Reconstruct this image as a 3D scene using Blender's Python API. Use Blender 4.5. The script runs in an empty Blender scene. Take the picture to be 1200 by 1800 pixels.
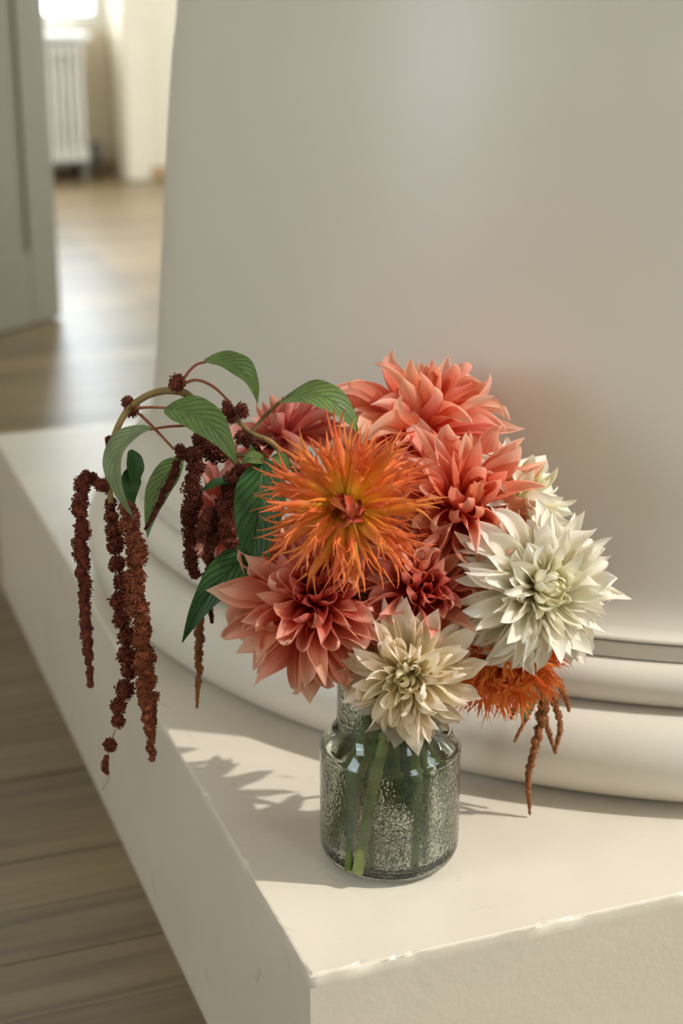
import bpy, math, random
import numpy as np
from mathutils import Vector, Matrix

D = bpy.data
SC = bpy.context.scene
COL = SC.collection
rnd = random.Random(11)

# ------------------------------------------------------------------ camera
H = 0.26                                   # height of the plinth under the column
PITCH, YAW, FPX = math.radians(19.595), math.radians(20.331), 2900.0
CAM = Vector((-0.3459, -1.0018, 1.010))
cam = D.objects.new('camera', D.cameras.new('camera'))
COL.objects.link(cam)
cam.location = CAM
cam.rotation_euler = (math.pi/2 - PITCH, 0, -YAW)
cam.data.sensor_fit = 'VERTICAL'
cam.data.sensor_height = 36.0
cam.data.lens = 36.0*FPX/1800.0
cam.data.clip_start = 0.05
cam.data.dof.use_dof = True
cam.data.dof.focus_distance = 1.35
cam.data.dof.aperture_fstop = 4.2
SC.camera = cam

# ------------------------------------------------------------------ daylight
world = D.worlds.new('daylight'); SC.world = world
world.use_nodes = True
bg = world.node_tree.nodes['Background']
bg.inputs[0].default_value = (0.82, 0.92, 1.0, 1)
bg.inputs[1].default_value = 9.6
sun = D.objects.new('sun', D.lights.new('sun', 'SUN'))
COL.objects.link(sun)
SUN_EL = math.radians(45.0)
sdir = Vector((0.885*math.cos(SUN_EL), -0.4656*math.cos(SUN_EL), math.sin(SUN_EL)))   # towards the sun
sun.rotation_euler = sdir.to_track_quat('Z', 'Y').to_euler()
sun.data.energy = 2.9
sun.data.color = (1.0, 0.945, 0.88)
sun.data.angle = math.radians(0.7)
vs = SC.view_settings
vs.view_transform = 'Standard'; vs.look = 'None'; vs.gamma = 1.0; vs.use_curve_mapping = False
vs.exposure = -0.04

# camera frame: turning pixels into points
cr = cam.rotation_euler.to_matrix()
RT, UP, TW = cr.col[0].copy(), cr.col[1].copy(), cr.col[2].copy()
def P(u, v, d):
    """the point seen at pixel (u, v), d metres in front of the camera"""
    return CAM + (RT*((u-600)/FPX) - UP*((v-900)/FPX) - TW)*d
def onz(u, v, z):
    r = RT*((u-600)/FPX) - UP*((v-900)/FPX) - TW
    return CAM + r*((z-CAM.z)/r.z)
def axis(a, b, c):
    return (RT*a + UP*b + TW*c).normalized()

def portal(name, loc, rot, sx, sy):
    l = D.lights.new(name, 'AREA'); l.shape = 'RECTANGLE'; l.size = sx; l.size_y = sy
    l.cycles.is_portal = True
    o = D.objects.new(name, l); COL.objects.link(o); o.location = loc; o.rotation_euler = rot
    return o

# ------------------------------------------------------------------ materials
def new_mat(name):
    m = D.materials.new(name); m.use_nodes = True
    nt = m.node_tree; nt.nodes.clear()
    out = nt.nodes.new('ShaderNodeOutputMaterial')
    return m, nt, out
def N(nt, t, **kw):
    n = nt.nodes.new(t)
    for k, v in kw.items():
        setattr(n, k, v)
    return n
def ramp(nt, pts):
    r = N(nt, 'ShaderNodeValToRGB')
    e = r.color_ramp.elements
    e[0].position, e[0].color = pts[0][0], (*pts[0][1], 1)
    e[1].position, e[1].color = pts[-1][0], (*pts[-1][1], 1)
    for p, c in pts[1:-1]:
        x = e.new(p); x.color = (*c, 1)
    return r
def mixc(nt, a, b, f, mode='MIX'):
    m = N(nt, 'ShaderNodeMix', data_type='RGBA', blend_type=mode)
    def put(sock, v):
        if isinstance(v, (tuple, list)): sock.default_value = (*v, 1) if len(v) == 3 else v
        elif isinstance(v, (int, float)): sock.default_value = v
        else: nt.links.new(v, sock)
    put(m.inputs[0], f); put(m.inputs[6], a); put(m.inputs[7], b)
    return m.outputs[2]

def paint(name, col, rough=0.4, var=0.06, bump=0.15, coat=0.0, scale=6.0, scuff=0.0):
    m, nt, out = new_mat(name)
    b = N(nt, 'ShaderNodeBsdfPrincipled')
    tc = N(nt, 'ShaderNodeTexCoord')
    n1 = N(nt, 'ShaderNodeTexNoise'); n1.inputs['Scale'].default_value = scale; n1.inputs['Detail'].default_value = 5
    n2 = N(nt, 'ShaderNodeTexNoise'); n2.inputs['Scale'].default_value = 90; n2.inputs['Detail'].default_value = 3
    nt.links.new(tc.outputs['Object'], n1.inputs['Vector']); nt.links.new(tc.outputs['Object'], n2.inputs['Vector'])
    r = ramp(nt, [(0.3, tuple(c*(1-var) for c in col)), (0.7, tuple(min(1, c*(1+var*0.5)) for c in col))])
    nt.links.new(n1.outputs['Fac'], r.inputs[0])
    if scuff:                                  # small worn marks
        n3 = N(nt, 'ShaderNodeTexNoise'); n3.inputs['Scale'].default_value = 22; n3.inputs['Detail'].default_value = 6; n3.inputs['Distortion'].default_value = 1.2
        nt.links.new(tc.outputs['Object'], n3.inputs['Vector'])
        mr = N(nt, 'ShaderNodeMapRange'); mr.inputs[1].default_value = 0.66; mr.inputs[2].default_value = 0.74; mr.inputs[4].default_value = scuff
        nt.links.new(n3.outputs['Fac'], mr.inputs[0])
        nt.links.new(mixc(nt, r.outputs[0], (0.24, 0.21, 0.16), mr.outputs[0]), b.inputs['Base Color'])
    else:
        nt.links.new(r.outputs[0], b.inputs['Base Color'])
    b.inputs['Roughness'].default_value = rough
    b.inputs['Coat Weight'].default_value = coat; b.inputs['Coat Roughness'].default_value = 0.25
    bp = N(nt, 'ShaderNodeBump'); bp.inputs['Strength'].default_value = bump; bp.inputs['Distance'].default_value = 0.002
    nt.links.new(n2.outputs['Fac'], bp.inputs['Height']); nt.links.new(bp.outputs[0], b.inputs['Normal'])
    nt.links.new(b.outputs[0], out.inputs[0])
    return m

def petal_mat(name, pts, inner, trans=0.35, streak=0.12, rough=0.55):
    """pts: colours from petal base to tip (u); inner: colour of the youngest petals (object colour red channel)"""
    m, nt, out = new_mat(name)
    uv = N(nt, 'ShaderNodeUVMap'); sp = N(nt, 'ShaderNodeSeparateXYZ'); nt.links.new(uv.outputs[0], sp.inputs[0])
    r = ramp(nt, pts); nt.links.new(sp.outputs[1], r.inputs[0])
    oi = N(nt, 'ShaderNodeObjectInfo')
    so = N(nt, 'ShaderNodeSeparateColor'); nt.links.new(oi.outputs['Color'], so.inputs[0])
    c = mixc(nt, r.outputs[0], inner, so.outputs[0])
    # fine streaks along the petal
    cv = N(nt, 'ShaderNodeCombineXYZ')
    mu = N(nt, 'ShaderNodeMath', operation='MULTIPLY'); mu.inputs[1].default_value = 16; nt.links.new(sp.outputs[0], mu.inputs[0])
    mv = N(nt, 'ShaderNodeMath', operation='MULTIPLY'); mv.inputs[1].default_value = 1.6; nt.links.new(sp.outputs[1], mv.inputs[0])
    mr = N(nt, 'ShaderNodeMath', operation='MULTIPLY'); mr.inputs[1].default_value = 40; nt.links.new(oi.outputs['Random'], mr.inputs[0])
    for i, s in enumerate((mu, mv, mr)): nt.links.new(s.outputs[0], cv.inputs[i])
    ns = N(nt, 'ShaderNodeTexNoise'); ns.inputs['Scale'].default_value = 1.0; ns.inputs['Detail'].default_value = 3
    nt.links.new(cv.outputs[0], ns.inputs['Vector'])
    hs = N(nt, 'ShaderNodeHueSaturation')
    ma = N(nt, 'ShaderNodeMapRange'); ma.inputs[3].default_value = 1-streak; ma.inputs[4].default_value = 1+streak*0.6
    ma.inputs[1].default_value = 0.3; ma.inputs[2].default_value = 0.7
    nt.links.new(ns.outputs['Fac'], ma.inputs[0]); nt.links.new(ma.outputs[0], hs.inputs['Value'])
    mh = N(nt, 'ShaderNodeMapRange'); mh.inputs[3].default_value = 0.49; mh.inputs[4].default_value = 0.51
    nt.links.new(oi.outputs['Random'], mh.inputs[0]); nt.links.new(mh.outputs[0], hs.inputs['Hue'])
    nt.links.new(c, hs.inputs['Color'])
    b = N(nt, 'ShaderNodeBsdfPrincipled'); b.inputs['Roughness'].default_value = rough
    b.inputs['Specular IOR Level'].default_value = 0.3
    nt.links.new(hs.outputs[0], b.inputs['Base Color'])
    bp = N(nt, 'ShaderNodeBump'); bp.inputs['Strength'].default_value = 0.25; bp.inputs['Distance'].default_value = 0.001
    nt.links.new(ns.outputs['Fac'], bp.inputs['Height']); nt.links.new(bp.outputs[0], b.inputs['Normal'])
    t = N(nt, 'ShaderNodeBsdfTranslucent'); nt.links.new(hs.outputs[0], t.inputs['Color'])
    mx = N(nt, 'ShaderNodeMixShader'); mx.inputs[0].default_value = trans
    nt.links.new(b.outputs[0], mx.inputs[1]); nt.links.new(t.outputs[0], mx.inputs[2]); nt.links.new(mx.outputs[0], out.inputs[0])
    return m

def leaf_mat(name, top, vein, trans=0.3):
    m, nt, out = new_mat(name)
    uv = N(nt, 'ShaderNodeUVMap'); sp = N(nt, 'ShaderNodeSeparateXYZ'); nt.links.new(uv.outputs[0], sp.inputs[0])
    # side veins: bands of (v - 0.75|u|), midrib at u=0
    ab = N(nt, 'ShaderNodeMath', operation='ABSOLUTE'); nt.links.new(sp.outputs[0], ab.inputs[0])
    k = N(nt, 'ShaderNodeMath', operation='MULTIPLY_ADD'); k.inputs[1].default_value = -0.34
    nt.links.new(ab.outputs[0], k.inputs[0]); nt.links.new(sp.outputs[1], k.inputs[2])
    f = N(nt, 'ShaderNodeMath', operation='MULTIPLY'); f.inputs[1].default_value = 9.0; nt.links.new(k.outputs[0], f.inputs[0])
    fr = N(nt, 'ShaderNodeMath', operation='PINGPONG'); fr.inputs[1].default_value = 0.5; nt.links.new(f.outputs[0], fr.inputs[0])
    s1 = N(nt, 'ShaderNodeMapRange', interpolation_type='SMOOTHSTEP'); s1.inputs[1].default_value = 0.0; s1.inputs[2].default_value = 0.13
    s1.inputs[3].default_value = 1; s1.inputs[4].default_value = 0; nt.links.new(fr.outputs[0], s1.inputs[0])
    s2 = N(nt, 'ShaderNodeMapRange', interpolation_type='SMOOTHSTEP'); s2.inputs[1].default_value = 0.0; s2.inputs[2].default_value = 0.09
    s2.inputs[3].default_value = 1; s2.inputs[4].default_value = 0; nt.links.new(ab.outputs[0], s2.inputs[0])
    mx = N(nt, 'ShaderNodeMath', operation='MAXIMUM'); nt.links.new(s1.outputs[0], mx.inputs[0]); nt.links.new(s2.outputs[0], mx.inputs[1])
    ns = N(nt, 'ShaderNodeTexNoise'); ns.inputs['Scale'].default_value = 60; ns.inputs['Detail'].default_value = 4
    tc = N(nt, 'ShaderNodeTexCoord'); nt.links.new(tc.outputs['Object'], ns.inputs['Vector'])
    r = ramp(nt, [(0.3, tuple(c*0.75 for c in top)), (0.7, tuple(c*1.2 for c in top))]); nt.links.new(ns.outputs['Fac'], r.inputs[0])
    mf = N(nt, 'ShaderNodeMath', operation='MULTIPLY'); mf.inputs[1].default_value = 0.55; nt.links.new(mx.outputs[0], mf.inputs[0])
    c = mixc(nt, r.outputs[0], vein, mf.outputs[0])
    b = N(nt, 'ShaderNodeBsdfPrincipled'); b.inputs['Roughness'].default_value = 0.5; nt.links.new(c, b.inputs['Base Color'])
    b.inputs['Specular IOR Level'].default_value = 0.35
    bp = N(nt, 'ShaderNodeBump'); bp.inputs['Strength'].default_value = 0.8; bp.inputs['Distance'].default_value = 0.002; bp.invert = True
    nt.links.new(mx.outputs[0], bp.inputs['Height']); nt.links.new(bp.outputs[0], b.inputs['Normal'])
    t = N(nt, 'ShaderNodeBsdfTranslucent'); nt.links.new(c, t.inputs['Color'])
    ms = N(nt, 'ShaderNodeMixShader'); ms.inputs[0].default_value = trans
    nt.links.new(b.outputs[0], ms.inputs[1]); nt.links.new(t.outputs[0], ms.inputs[2]); nt.links.new(ms.outputs[0], out.inputs[0])
    return m

def fuzz_mat(name, dark, light, scale=220):
    m, nt, out = new_mat(name)
    tc = N(nt, 'ShaderNodeTexCoord')
    ns = N(nt, 'ShaderNodeTexNoise'); ns.inputs['Scale'].default_value = scale; ns.inputs['Detail'].default_value = 3
    nt.links.new(tc.outputs['Object'], ns.inputs['Vector'])
    r = ramp(nt, [(0.32, dark), (0.72, light)]); nt.links.new(ns.outputs['Fac'], r.inputs[0])
    b = N(nt, 'ShaderNodeBsdfPrincipled'); b.inputs['Roughness'].default_value = 0.75; nt.links.new(r.outputs[0], b.inputs['Base Color'])
    b.inputs['Specular IOR Level'].default_value = 0.25
    t = N(nt, 'ShaderNodeBsdfTranslucent'); nt.links.new(r.outputs[0], t.inputs['Color'])
    ms = N(nt, 'ShaderNodeMixShader'); ms.inputs[0].default_value = 0.25
    nt.links.new(b.outputs[0], ms.inputs[1]); nt.links.new(t.outputs[0], ms.inputs[2]); nt.links.new(ms.outputs[0], out.inputs[0])
    return m

def wood_mat(name):
    m, nt, out = new_mat(name)
    tc = N(nt, 'ShaderNodeTexCoord'); oi = N(nt, 'ShaderNodeObjectInfo')
    mp = N(nt, 'ShaderNodeMapping'); mp.inputs['Scale'].default_value = (1.2, 22, 1)
    geo = N(nt, 'ShaderNodeNewGeometry')
    nt.links.new(geo.outputs['Position'], mp.inputs['Vector'])
    ad = N(nt, 'ShaderNodeVectorMath', operation='ADD'); nt.links.new(mp.outputs[0], ad.inputs[0])
    sc = N(nt, 'ShaderNodeVectorMath', operation='SCALE'); sc.inputs[0].default_value = (31, 17, 5)
    nt.links.new(oi.outputs['Random'], sc.inputs['Scale']); nt.links.new(sc.outputs[0], ad.inputs[1])
    ns = N(nt, 'ShaderNodeTexNoise'); ns.inputs['Scale'].default_value = 2.2; ns.inputs['Detail'].default_value = 6; ns.inputs['Distortion'].default_value = 0.6
    nt.links.new(ad.outputs[0], ns.inputs['Vector'])
    r = ramp(nt, [(0.25, (0.100, 0.064, 0.027)), (0.5, (0.175, 0.118, 0.054)), (0.8, (0.255, 0.187, 0.098))]); nt.links.new(ns.outputs['Fac'], r.inputs[0])
    hs = N(nt, 'ShaderNodeHueSaturation'); nt.links.new(r.outputs[0], hs.inputs['Color'])
    mv = N(nt, 'ShaderNodeMapRange'); mv.inputs[3].default_value = 0.72; mv.inputs[4].default_value = 1.25
    nt.links.new(oi.outputs['Random'], mv.inputs[0]); nt.links.new(mv.outputs[0], hs.inputs['Value'])
    b = N(nt, 'ShaderNodeBsdfPrincipled'); nt.links.new(hs.outputs[0], b.inputs['Base Color'])
    b.inputs['Roughness'].default_value = 0.36; b.inputs['Specular IOR Level'].default_value = 1.0
    bp = N(nt, 'ShaderNodeBump'); bp.inputs['Strength'].default_value = 0.12; bp.inputs['Distance'].default_value = 0.001
    nt.links.new(ns.outputs['Fac'], bp.inputs['Height']); nt.links.new(bp.outputs[0], b.inputs['Normal'])
    nt.links.new(b.outputs[0], out.inputs[0])
    return m

def glass_mat(name, hammered):
    m, nt, out = new_mat(name)
    b = N(nt, 'ShaderNodeBsdfGlass'); b.inputs['IOR'].default_value = 1.46; b.inputs['Roughness'].default_value = 0.0
    b.inputs['Color'].default_value = (0.972, 0.985, 0.962, 1)
    if hammered:
        tc = N(nt, 'ShaderNodeTexCoord')
        mp = N(nt, 'ShaderNodeMapping'); mp.inputs['Scale'].default_value = (1, 1, 1.0)
        nt.links.new(tc.outputs['Object'], mp.inputs[0])
        vo = N(nt, 'ShaderNodeTexVoronoi', feature='SMOOTH_F1'); vo.inputs['Scale'].default_value = 430
        ns = N(nt, 'ShaderNodeTexNoise'); ns.inputs['Scale'].default_value = 280; ns.inputs['Detail'].default_value = 2
        nt.links.new(mp.outputs[0], vo.inputs['Vector']); nt.links.new(mp.outputs[0], ns.inputs['Vector'])
        sp = N(nt, 'ShaderNodeSeparateXYZ'); nt.links.new(tc.outputs['Object'], sp.inputs[0])
        # hammered up to the shoulder and again on the neck
        mk = N(nt, 'ShaderNodeValToRGB'); e = mk.color_ramp.elements
        e[0].position = 0.03; e[0].color = (0, 0, 0, 1); e[1].position = 0.10; e[1].color = (1, 1, 1, 1)
        for p, c in ((0.56, 1), (0.60, 0), (0.71, 0), (0.75, 1)):
            x = e.new(p); x.color = (c, c, c, 1)
        sc = N(nt, 'ShaderNodeMath', operation='DIVIDE'); sc.inputs[1].default_value = 0.175
        nt.links.new(sp.outputs[2], sc.inputs[0]); nt.links.new(sc.outputs[0], mk.inputs[0])
        ad = N(nt, 'ShaderNodeMath', operation='ADD'); nt.links.new(vo.outputs['Distance'], ad.inputs[0]); nt.links.new(ns.outputs['Fac'], ad.inputs[1])
        bp = N(nt, 'ShaderNodeBump'); bp.inputs['Distance'].default_value = 0.0022
        ms = N(nt, 'ShaderNodeMath', operation='MULTIPLY'); ms.inputs[1].default_value = 0.24
        nt.links.new(mk.outputs[0], ms.inputs[0]); nt.links.new(ms.outputs[0], bp.inputs['Strength'])
        nt.links.new(ad.outputs[0], bp.inputs['Height']); nt.links.new(bp.outputs[0], b.inputs['Normal'])
    nt.links.new(b.outputs[0], out.inputs[0])
    return m

M = {}
M['column'] = paint('column_paint', (0.70, 0.640, 0.545), 0.38, 0.04, 0.10, scale=3)
M['plinth'] = paint('plinth_paint', (0.70, 0.630, 0.520), 0.34, 0.07, 0.22, scale=7, scuff=0.3)
M['wall'] = paint('wall_paint', (0.74, 0.66, 0.51), 0.6, 0.03, 0.1)
M['white'] = paint('white_trim_paint', (0.78, 0.76, 0.70), 0.4, 0.03, 0.05)
M['door'] = paint('door_paint', (0.19, 0.165, 0.105), 0.75, 0.05, 0.1)
M['ceiling'] = paint('ceiling_paint', (0.75, 0.73, 0.68), 0.7, 0.02, 0.05)
M['radiator'] = paint('radiator_enamel', (0.66, 0.62, 0.53), 0.35, 0.03, 0.02)
M['valve'] = paint('valve_metal', (0.14, 0.12, 0.09), 0.4, 0.1, 0.05)
M['oakbase'] = paint('oak_baseboard', (0.42, 0.27, 0.13), 0.4, 0.15, 0.1, scale=20)
M['wood'] = wood_mat('oak_planks')
M['sub'] = paint('subfloor', (0.05, 0.035, 0.02), 0.8)
M['glass'] = glass_mat('hammered_glass', True)
M['pane'] = None
m, nt, out = new_mat('window_glass')
t_ = N(nt, 'ShaderNodeBsdfTransparent'); g_ = N(nt, 'ShaderNodeBsdfGlossy'); g_.inputs['Roughness'].default_value = 0.02
mx_ = N(nt, 'ShaderNodeMixShader'); mx_.inputs[0].default_value = 0.05
nt.links.new(t_.outputs[0], mx_.inputs[1]); nt.links.new(g_.outputs[0], mx_.inputs[2]); nt.links.new(mx_.outputs[0], out.inputs[0])
M['pane'] = m
m, nt, out = new_mat('clear_water')
b_ = N(nt, 'ShaderNodeBsdfGlass'); b_.inputs['IOR'].default_value = 1.33; b_.inputs['Color'].default_value = (0.985, 0.992, 0.975, 1)
nt.links.new(b_.outputs[0], out.inputs[0]); M['water'] = m
M['stem_pale'] = fuzz_mat('pale_green_stem', (0.26, 0.32, 0.10), (0.46, 0.50, 0.22), 60)
M['stem'] = fuzz_mat('green_stem', (0.10, 0.17, 0.035), (0.24, 0.33, 0.09), 60)
M['amstem'] = fuzz_mat('amaranth_stem', (0.26, 0.17, 0.06), (0.42, 0.30, 0.12), 60)
M['petiole'] = fuzz_mat('amaranth_petiole', (0.32, 0.10, 0.05), (0.45, 0.17, 0.08), 60)
M['tassel'] = fuzz_mat('amaranth_tassel', (0.095, 0.020, 0.013), (0.34, 0.085, 0.042), 260)
M['tassel_mid'] = fuzz_mat('amaranth_tassel_mid', (0.15, 0.035, 0.016), (0.44, 0.135, 0.055), 260)
M['tassel_dark'] = fuzz_mat('amaranth_tassel_dark', (0.085, 0.020, 0.014), (0.30, 0.080, 0.042), 260)
M['tassel_sunlit'] = fuzz_mat('amaranth_tassel_sunlit', (0.32, 0.11, 0.035), (0.66, 0.30, 0.12), 260)  # sunlit orange put into the base colour of these tassels
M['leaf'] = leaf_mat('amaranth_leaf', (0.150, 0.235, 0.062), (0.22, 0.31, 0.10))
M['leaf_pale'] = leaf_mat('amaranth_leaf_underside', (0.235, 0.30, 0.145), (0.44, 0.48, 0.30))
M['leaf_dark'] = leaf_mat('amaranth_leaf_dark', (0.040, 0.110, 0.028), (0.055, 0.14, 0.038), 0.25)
M['p_white'] = petal_mat('white_petal', [(0.0, (0.84, 0.78, 0.44)), (0.35, (0.93, 0.87, 0.66)), (0.8, (0.95, 0.90, 0.78)), (1.0, (0.95, 0.90, 0.80))], (0.88, 0.81, 0.42), 0.38, 0.06)
M['p_cream'] = petal_mat('cream_petal', [(0.0, (0.80, 0.66, 0.30)), (0.4, (0.94, 0.83, 0.56)), (0.8, (0.95, 0.82, 0.64)), (1.0, (0.95, 0.84, 0.70))], (0.90, 0.79, 0.42), 0.38, 0.08)
M['p_coral'] = petal_mat('coral_petal', [(0.0, (0.70, 0.040, 0.025)), (0.35, (0.86, 0.16, 0.095)), (0.72, (0.90, 0.40, 0.27)), (1.0, (0.94, 0.64, 0.47))], (0.76, 0.10, 0.07), 0.42, 0.14)
M['p_peach'] = petal_mat('peach_petal', [(0.0, (0.86, 0.085, 0.022)), (0.35, (0.91, 0.22, 0.105)), (0.7, (0.93, 0.43, 0.29)), (1.0, (0.95, 0.66, 0.51))], (0.87, 0.22, 0.08), 0.46, 0.14)
M['p_pink'] = petal_mat('pink_petal', [(0.0, (0.62, 0.09, 0.07)), (0.4, (0.74, 0.22, 0.17)), (0.8, (0.80, 0.36, 0.29)), (1.0, (0.82, 0.46, 0.36))], (0.66, 0.14, 0.11), 0.35, 0.15)
M['p_orange'] = petal_mat('orange_petal', [(0.0, (0.85, 0.58, 0.03)), (0.22, (0.88, 0.38, 0.025)), (0.5, (0.88, 0.21, 0.03)), (1.0, (0.88, 0.25, 0.085))], (0.36, 0.035, 0.012), 0.22, 0.25)
M['p_red'] = petal_mat('red_orange_petal', [(0.0, (0.88, 0.34, 0.02)), (0.5, (0.90, 0.22, 0.025)), (1.0, (0.92, 0.28, 0.07))], (0.82, 0.18, 0.02), 0.30, 0.16)
M['calyx'] = fuzz_mat('green_calyx', (0.06, 0.12, 0.02), (0.16, 0.24, 0.06), 90)

# ------------------------------------------------------------------ mesh helpers
def mesh_np(name, verts, faces, mat=None, smooth=True, uv=None):
    me = D.meshes.new(name)
    me.from_pydata([tuple(v) for v in verts], [], faces)
    if uv is not None:
        ul = me.uv_layers.new(name='UVMap')
        li = np.empty(len(me.loops), dtype=np.int32); me.loops.foreach_get('vertex_index', li)
        ul.data.foreach_set('uv', np.asarray(uv, dtype=np.float32)[li].ravel())
    if smooth:
        me.polygons.foreach_set('use_smooth', np.ones(len(me.polygons), dtype=bool))
    if mat: me.materials.append(mat)
    me.update()
    return me
def link(name, me, parent=None, loc=None):
    o = D.objects.new(name, me); COL.objects.link(o)
    if parent is not None: o.parent = parent
    if loc is not None: o.location = loc
    return o
def tag(o, label, cat, group=None):
    o['label'] = label; o['category'] = cat
    if group: o['group'] = group
    return o
def struct(o, label=None, cat=None):
    o['kind'] = 'structure'
    if label: o['label'] = label; o['category'] = cat
    return o
def empty(name, loc):
    o = D.objects.new(name, None); COL.objects.link(o); o.location = loc; o.empty_display_size = 0.02
    return o
def grid_faces(nu, nv, off=0, wrap=False):
    f = []
    for i in range(nu-1):
        for j in range(nv - (0 if wrap else 1)):
            a = off+i*nv+j; b = off+i*nv+(j+1) % nv
            f.append((a, b, b+nv, a+nv))
    return f
def box_data(x0, x1, y0, y1, z0, z1):
    v = [(x, y, z) for z in (z0, z1) for y in (y0, y1) for x in (x0, x1)]
    f = [(0, 2, 3, 1), (4, 5, 7, 6), (0, 1, 5, 4), (2, 6, 7, 3), (0, 4, 6, 2), (1, 3, 7, 5)]
    return v, f
def boxes(name, lst, mat, parent=None, loc=(0, 0, 0), bevel=0.0):
    vs_, fs = [], []
    for b in lst:
        v, f = box_data(*b); o = len(vs_); vs_ += v; fs += [tuple(i+o for i in q) for q in f]
    ob = link(name, mesh_np(name, vs_, fs, mat, smooth=False), parent, loc)
    if bevel:
        md = ob.modifiers.new('bevel', 'BEVEL'); md.width = bevel; md.segments = 2
    return ob
def lathe_data(prof, seg):
    vs_ = []
    for r, z in prof:
        for k in range(seg):
            a = 2*math.pi*k/seg; vs_.append((r*math.cos(a), r*math.sin(a), z))
    return vs_, grid_faces(len(prof), seg, wrap=True)
def catmull(pts, n=8):
    pts = [np.asarray(p, float) for p in pts]
    if len(pts) < 2: return pts
    q = [2*pts[0]-pts[1]] + pts + [2*pts[-1]-pts[-2]]
    out_ = []
    for i in range(1, len(q)-2):
        p0, p1, p2, p3 = q[i-1:i+3]
        for k in range(n):
            t = k/n
            out_.append(0.5*((2*p1)+(-p0+p2)*t+(2*p0-5*p1+4*p2-p3)*t*t+(-p0+3*p1-3*p2+p3)*t**3))
    out_.append(pts[-1])
    return out_
def tube_data(pts, radii, seg=10, caps=True, off=0):
    pts = [Vector(p) for p in pts]; vs_ = []; fs = []
    n = len(pts); ref = Vector((0.3, 0.2, 0.9)).normalized()
    for i, p in enumerate(pts):
        t = (pts[min(i+1, n-1)]-pts[max(i-1, 0)]).normalized()
        a = t.cross(ref)
        if a.length < 1e-4: a = t.cross(Vector((1, 0, 0)))
        a.normalize(); b = t.cross(a).normalized(); ref = a.cross(t).normalized() if False else ref
        for k in range(seg):
            w = 2*math.pi*k/seg; vs_.append(p+(a*math.cos(w)+b*math.sin(w))*radii[i])
    fs = grid_faces(n, seg, off, wrap=True)
    if caps:
        fs.append(tuple(off+k for k in range(seg))[::-1]); fs.append(tuple(off+(n-1)*seg+k for k in range(seg)))
    return vs_, fs
def tube(name, pts, r0, r1, mat, parent, origin, seg=10, n=8):
    c = catmull(pts, n); m_ = len(c)
    rad = [r0+(r1-r0)*i/(m_-1) for i in range(m_)]
    v, f = tube_data([Vector(p)-origin for p in c], rad, seg)
    return link(name, mesh_np(name, v, f, mat), parent)

# ------------------------------------------------------------------ the room
XL, XR, YF, YB, ZC = -3.6, 2.6, -3.6, 5.87, 3.8
NICHE = 0.24                                   # depth of the window niche in the back wall
fl = struct(boxes('floor', [(XL, XR, YF, YB+NICHE, -0.06, -0.02)], M['sub']), 'pale oak plank floor', 'floor')
ROW = 0.097
pm = mesh_np('plank', *box_data(0, 1, 0.0007, ROW-0.0007, -0.02, 0.0), M['wood'], smooth=False)
y = YF; k = 0
while y < YB+NICHE-0.01:
    vis = -0.2 < y
    x = XL - rnd.uniform(0, 1.2)
    while x < XR-0.01:
        ln = rnd.uniform(1.9, 2.9) if vis else 8
        a, b = max(x, XL), min(x+ln, XR)
        if XR-b < 0.35: b = XR
        if b-a > 0.05:
            w = min(ROW, YB+NICHE-y)
            o = link('plank', pm, fl, (a, y, rnd.uniform(-0.0006, 0.0006)))
            o.scale = (b-a-0.0012, w/ROW, 1)
        x = b if b == XR else x+ln
        if b == XR: break
    y += ROW

# hall wall behind the far side, pierced by the doorway next to the column (its edge lies out of frame)
struct(boxes('wall_back', [(XL, -0.28, 2.62, 2.80, 0, ZC)], M['wall']), 'painted hall wall with a doorway', 'wall')
# far wall with the window niche
hx0, hx1 = -0.6, 1.24                          # niche from x to x
struct(boxes('wall_far', [(XL, hx0, YB, YB+0.40, 0, ZC), (hx1, XR, YB, YB+0.40, 0, ZC), (hx0, hx1, YB+NICHE, YB+0.40, 0, 0.60),
                          (hx0, hx1, YB, YB+0.40, 2.6, ZC)], M['wall']), 'cream far wall with window niche', 'wall')
tr = boxes('trim_1', [(hx1+0.005, hx1+0.10, YB-0.022, YB, 0.0, 2.7)], M['wall'], bevel=0.006); struct(tr, 'cream casing beside the window niche', 'trim')
bb = boxes('baseboard_far', [(hx0, hx1, YB+NICHE-0.02, YB+NICHE, 0, 0.055), (hx1+0.10, XR, YB-0.018, YB, 0, 0.05)], M['oakbase'], bevel=0.004); struct(bb, 'low oak baseboard on far wall', 'baseboard')
win = struct(boxes('window_1', [(hx0, hx1, YB+NICHE, YB+NICHE+0.07, 0.60, 0.66), (hx0, hx0+0.06, YB+NICHE, YB+NICHE+0.07, 0.66, 2.6), (hx1-0.06, hx1, YB+NICHE, YB+NICHE+0.07, 0.66, 2.6),
      (hx0, hx1, YB+NICHE, YB+NICHE+0.07, 2.53, 2.6), ((hx0+hx1)/2-0.03, (hx0+hx1)/2+0.03, YB+NICHE, YB+NICHE+0.07, 0.66, 2.53)], M['white']), 'white framed window over the radiator', 'window')
for a, b in ((hx0+0.06, (hx0+hx1)/2-0.03), ((hx0+hx1)/2+0.03, hx1-0.06)):
    boxes('pane', [(a, b, YB+NICHE+0.03, YB+NICHE+0.035, 0.66, 2.53)], M['pane'], win)
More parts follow.
